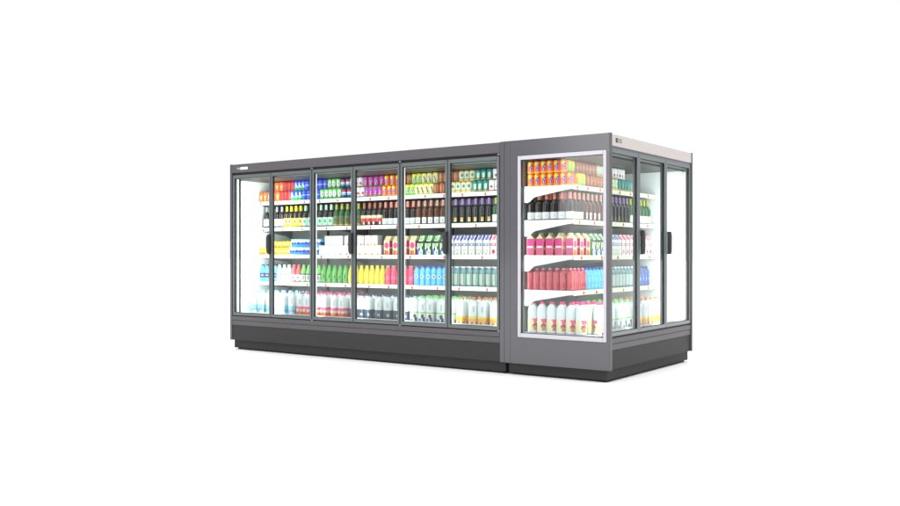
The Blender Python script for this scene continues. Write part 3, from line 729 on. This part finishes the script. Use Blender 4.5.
used = set(); CNT = {}
def ordn(n): return '%d%s' % (n, 'th' if 10 <= n % 100 <= 20 else {1: 'st', 2: 'nd', 3: 'rd'}.get(n % 10, 'th'))
def put(key, x, y, z, rz, row, where, frm, group_where):
    src, desc, cat = PRO[key]
    if key in used:
        o = src.copy(); COL.objects.link(o)
        for ch in src.children:
            c = ch.copy(); COL.objects.link(c); c.parent = o
    else:
        o = src; used.add(key)
    o.location = (x + random.uniform(-.0015, .0015), y + random.uniform(-.003, .003), z + 0.0006)
    o.rotation_euler = (0, 0, rz + math.radians(random.uniform(-10, 10) if not key.startswith(('k_', 'b_')) else random.uniform(-2.0, 2.0)))
    ck = (key, row, where); CNT[ck] = CNT.get(ck, 0) + 1
    o['label'] = '%s %s %s, %s, %s' % (ordn(CNT[ck]), desc, frm, row, where)
    o['category'] = cat
    o['group'] = '%ss on the %s' % (desc, group_where)
    return o
def run(shelf, key, x0, x1, pitch, y0, rows, dy, z, rowname='', jit=0.0):
    n = max(1, int(round((x1 - x0) / pitch))); p = (x1 - x0) / n
    for r in range(rows):
        rn = rowname + ' row' if rowname else ['front row', 'second row', 'third row', 'fourth row', 'fifth row'][r]
        for i in range(n):
            put(key, x0 + p * (i + 0.5), y0 + r * dy + (random.uniform(0, jit) if jit else 0), z, 0, rn, 'long fridge %s' % SHELFNAME[shelf], 'from left', '%s of the long fridge' % SHELFNAME[shelf])

# long fridge, top shelf: cans two high
L1low = [('c_orange', -4.66, -4.32), ('c_red', -4.32, -4.14), ('c_lemon', -4.14, -3.96), ('c_blue', -3.96, -3.69), ('c_green', -3.69, -3.37), ('c_cola', -3.37, -3.22),
         ('c_wr', -3.22, -3.04), ('c_purple', -3.04, -2.79), ('c_fruit', -2.79, -2.54), ('c_lime', -2.54, -2.36), ('c_cream', -2.36, -2.12), ('c_brown', -2.12, -1.91),
         ('c_gold', -1.91, -1.66), ('c_teal', -1.66, -1.46), ('c_wr', -1.46, -1.12)]
L1up = [('c_orange', -4.53, -4.33), ('c_red', -4.33, -4.15), ('c_lemon', -4.15, -3.98), ('c_blue', -3.98, -3.64), ('c_green', -3.64, -3.44), ('c_cola', -3.44, -3.30),
        ('c_wr', -3.30, -3.12), ('c_purple', -3.12, -2.82), ('c_fruit', -2.82, -2.60), ('c_brown', -2.60, -2.45), ('c_lime', -2.45, -2.33), ('c_cream', -2.33, -2.11), ('c_brown', -2.11, -1.86),
        ('c_gold', -1.86, -1.66), ('c_teal', -1.66, -1.46), ('c_wr', -1.46, -1.13)]
for k, a, b in L1low: run(0, k, a, b, 0.0675, 0.412, 1, 0.07, ZS[0], 'lower')
for k, a, b in L1low[::1]: run(0, k, a, b, 0.0675, 0.482, 1, 0.07, ZS[0], 'lower inner') if k in ('c_orange', 'c_red') else None
for k, a, b in L1up: run(0, k, a, b, 0.0675, 0.478, 1, 0.07, ZS[0] + CH + 0.001, 'upper')
# the cans the upper tier stands on
bmk = None
for k, a, b in L1low:
    if k not in ('c_orange', 'c_red'): run(0, k, a, b, 0.0675, 0.480, 1, 0.07, ZS[0], 'lower inner')
# second shelf: wine
for k, a, b in [('w_white', -4.60, -4.27), ('w_yellow', -4.27, -3.97), ('w_mint', -3.97, -3.50), ('w_green', -3.50, -3.10), ('w_red', -3.10, -2.80), ('w_salmon', -2.80, -2.36),
                ('w_rose', -2.36, -1.98), ('w_purple', -1.98, -1.43), ('w_lime', -1.43, -1.13)]:
    run(1, k, a, b, 0.079, 0.425, 3, 0.085, ZS[1])
# third shelf
run(2, 'y', -4.66, -4.15, 0.0635, 0.412, 1, 0.07, ZS[2], 'lower'); run(2, 'y', -4.66, -4.15, 0.0635, 0.474, 1, 0.07, ZS[2], 'lower inner'); run(2, 'y', -4.48, -4.15, 0.0635, 0.472, 1, 0.07, ZS[2] + 0.078, 'upper')
run(2, 'b_blue', -4.15, -3.70, 0.1135, 0.425, 1, 0.08, ZS[2], 'lower'); run(2, 'b_blue', -4.14, -3.68, 0.1135, 0.440, 1, 0.08, ZS[2] + 0.089, 'upper')
for k, a, b, c, d in [('b_mint', -3.69, -3.42, -3.62, -3.36), ('b_pink', -3.42, -3.15, -3.34, -3.06), ('b_amber', -3.15, -2.80, -3.05, -2.86)]:
    run(2, k, a, b, 0.0895, 0.425, 1, 0.08, ZS[2], 'lower'); run(2, k, c, d, 0.091, 0.445, 1, 0.08, ZS[2] + 0.105, 'upper')
for k, a, b, pt in [('k_pink', -2.78, -2.33, 0.113), ('k_cow', -2.33, -1.95, 0.095), ('k_navy', -1.95, -1.44, 0.085), ('k_red', -1.44, -1.12, 0.085)]:
    run(2, k, a, b, pt, 0.425, 3, 0.082, ZS[2])
# fourth shelf
for k, a, b in [('p_blue', -4.65, -4.38), ('p_clear', -4.38, -4.15), ('p_red', -4.15, -3.99), ('p_green', -3.99, -3.68), ('p_dgreen', -3.68, -3.28), ('p_yellow', -3.28, -2.76),
                ('p_pink', -2.76, -2.38), ('p_sky', -2.38, -1.95), ('p_teal', -1.95, -1.13)]:
    run(3, k, a, b, 0.0745, 0.418, 3, 0.082, ZS[3])
# bottom deck: big milk bottles in loose columns
def columns(key, xs):
    for r in range(4):
        rn = ['front row', 'second row', 'third row', 'fourth row'][r]
        for x in xs: put(key, x + random.uniform(-.004, .004), 0.205 + r * 0.104, ZD, 0, rn, 'long fridge bottom deck', 'from left', 'bottom deck of the long fridge')
columns('j_blue', [-4.50, -4.395, -4.26, -4.16, -4.06, -3.90]); columns('j_fruit', [-3.78, -3.675, -3.53, -3.42, -3.27, -3.165])
columns('j_navy', [-3.00, -2.90, -2.80, -2.66, -2.54, -2.41, -2.31]); columns('j_cow', [-2.20, -2.10, -2.00, -1.87, -1.76]); columns('j_orange', [-1.64, -1.50, -1.39, -1.26, -1.16])

# corner fridge: the near row seen through the side window (from the back wall forwards) and the row behind the doors
def near(shelf, key, x0, x1, pitch, y, z, tier='', rz=0.0):
    n = max(1, int(round((x1 - x0) / pitch))); p = (x1 - x0) / n
    for i in range(n):
        put(key, x0 + p * (i + 0.5), y, z, rz, (tier + ' ' if tier else '') + 'window row', 'corner fridge %s' % SHELFNAME[shelf], 'from left', '%s of the corner fridge' % SHELFNAME[shelf])
def front(shelf, key, y0, y1, pitch, x, rows, dx_, z, tier=''):
    n = max(1, int(round((y1 - y0) / pitch))); p = (y1 - y0) / n
    for r in range(rows):
        for i in range(n):
            put(key, x - r * dx_, y0 + p * (i + 0.5), z, math.radians(90), (tier + ' ' if tier else '') + ['door row', 'second row', 'third row'][r], 'corner fridge %s' % SHELFNAME[shelf], 'from window', '%s of the corner fridge' % SHELFNAME[shelf])
Y0 = 0.105
near(0, 'c_fruit', -0.845, -0.385, 0.0660, Y0, ZS[0], 'lower'); near(0, 'c_fruit', -0.845, -0.450, 0.0660, Y0, ZS[0] + CH + 0.001, 'upper')
near(0, 'c_fruit', -0.845, -0.450, 0.0660, Y0 + .068, ZS[0], 'lower inner')
for k, a, b in [('c_fruit', 0.142, 0.21), ('c_lime', 0.21, 0.345), ('c_brown', 0.345, 0.75), ('c_gold', 0.75, 1.02), ('c_teal', 1.02, 1.35)]: front(0, k, a, b, 0.067, -0.418, 2, 0.068, ZS[0], 'lower')
for k, a, b in [('c_lime', 0.142, 0.28), ('c_brown', 0.28, 0.72), ('c_gold', 0.72, 0.96), ('c_wr', 0.96, 1.33)]: front(0, k, a, b, 0.067, -0.486, 1, 0.07, ZS[0] + CH + 0.001, 'upper')
near(1, 'w_salmon', -0.850, -0.385, 0.0800, Y0 + 0.005, ZS[1]); near(1, 'w_salmon', -0.810, -0.43, 0.0930, Y0 + 0.09, ZS[1], 'inner')
for k, a, b in [('w_salmon', 0.155, 0.32), ('w_rose', 0.32, 0.75), ('w_purple', 0.75, 1.32), ('w_lime', 1.32, 1.82)]: front(1, k, a, b, 0.082, -0.425, 2, 0.09, ZS[1])
near(2, 'k_pink', -0.850, -0.468, 0.0955, Y0, ZS[2], '', math.radians(90))
for k, a, b, pt in [('k_pink', 0.065, 0.44, 0.125), ('k_cow', 0.44, 0.72, 0.09), ('k_navy', 0.75, 1.08, 0.088), ('k_red', 1.08, 1.82, 0.088)]: front(2, k, a, b, pt, -0.420, 2, 0.085, ZS[2])
near(3, 'p_coral', -0.855, -0.385, 0.0680, Y0, ZS[3]); near(3, 'p_coral', -0.855, -0.47, 0.0720, Y0 + .08, ZS[3], 'inner')
for k, a, b in [('p_coral', 0.142, 0.37), ('p_sky', 0.37, 0.74), ('p_teal', 0.74, 1.42), ('p_dblue', 1.42, 1.78)]: front(3, k, a, b, 0.074, -0.420, 2, 0.08, ZS[3])
near(4, 'j_pink', -0.830, -0.260, 0.0950, 0.095, ZD); near(4, 'j_pink', -0.79, -0.30, 0.0985, 0.20, ZD, 'inner')
for k, a, b in [('j_pink', 0.16, 0.36), ('j_cow', 0.36, 0.93), ('j_orange', 0.93, 1.52)]: front(4, k, a, b, 0.112, -0.195, 3, 0.105, ZD)
for key, (src, d, c) in PRO.items():
    if key not in used: bpy.data.objects.remove(src, do_unlink=True)
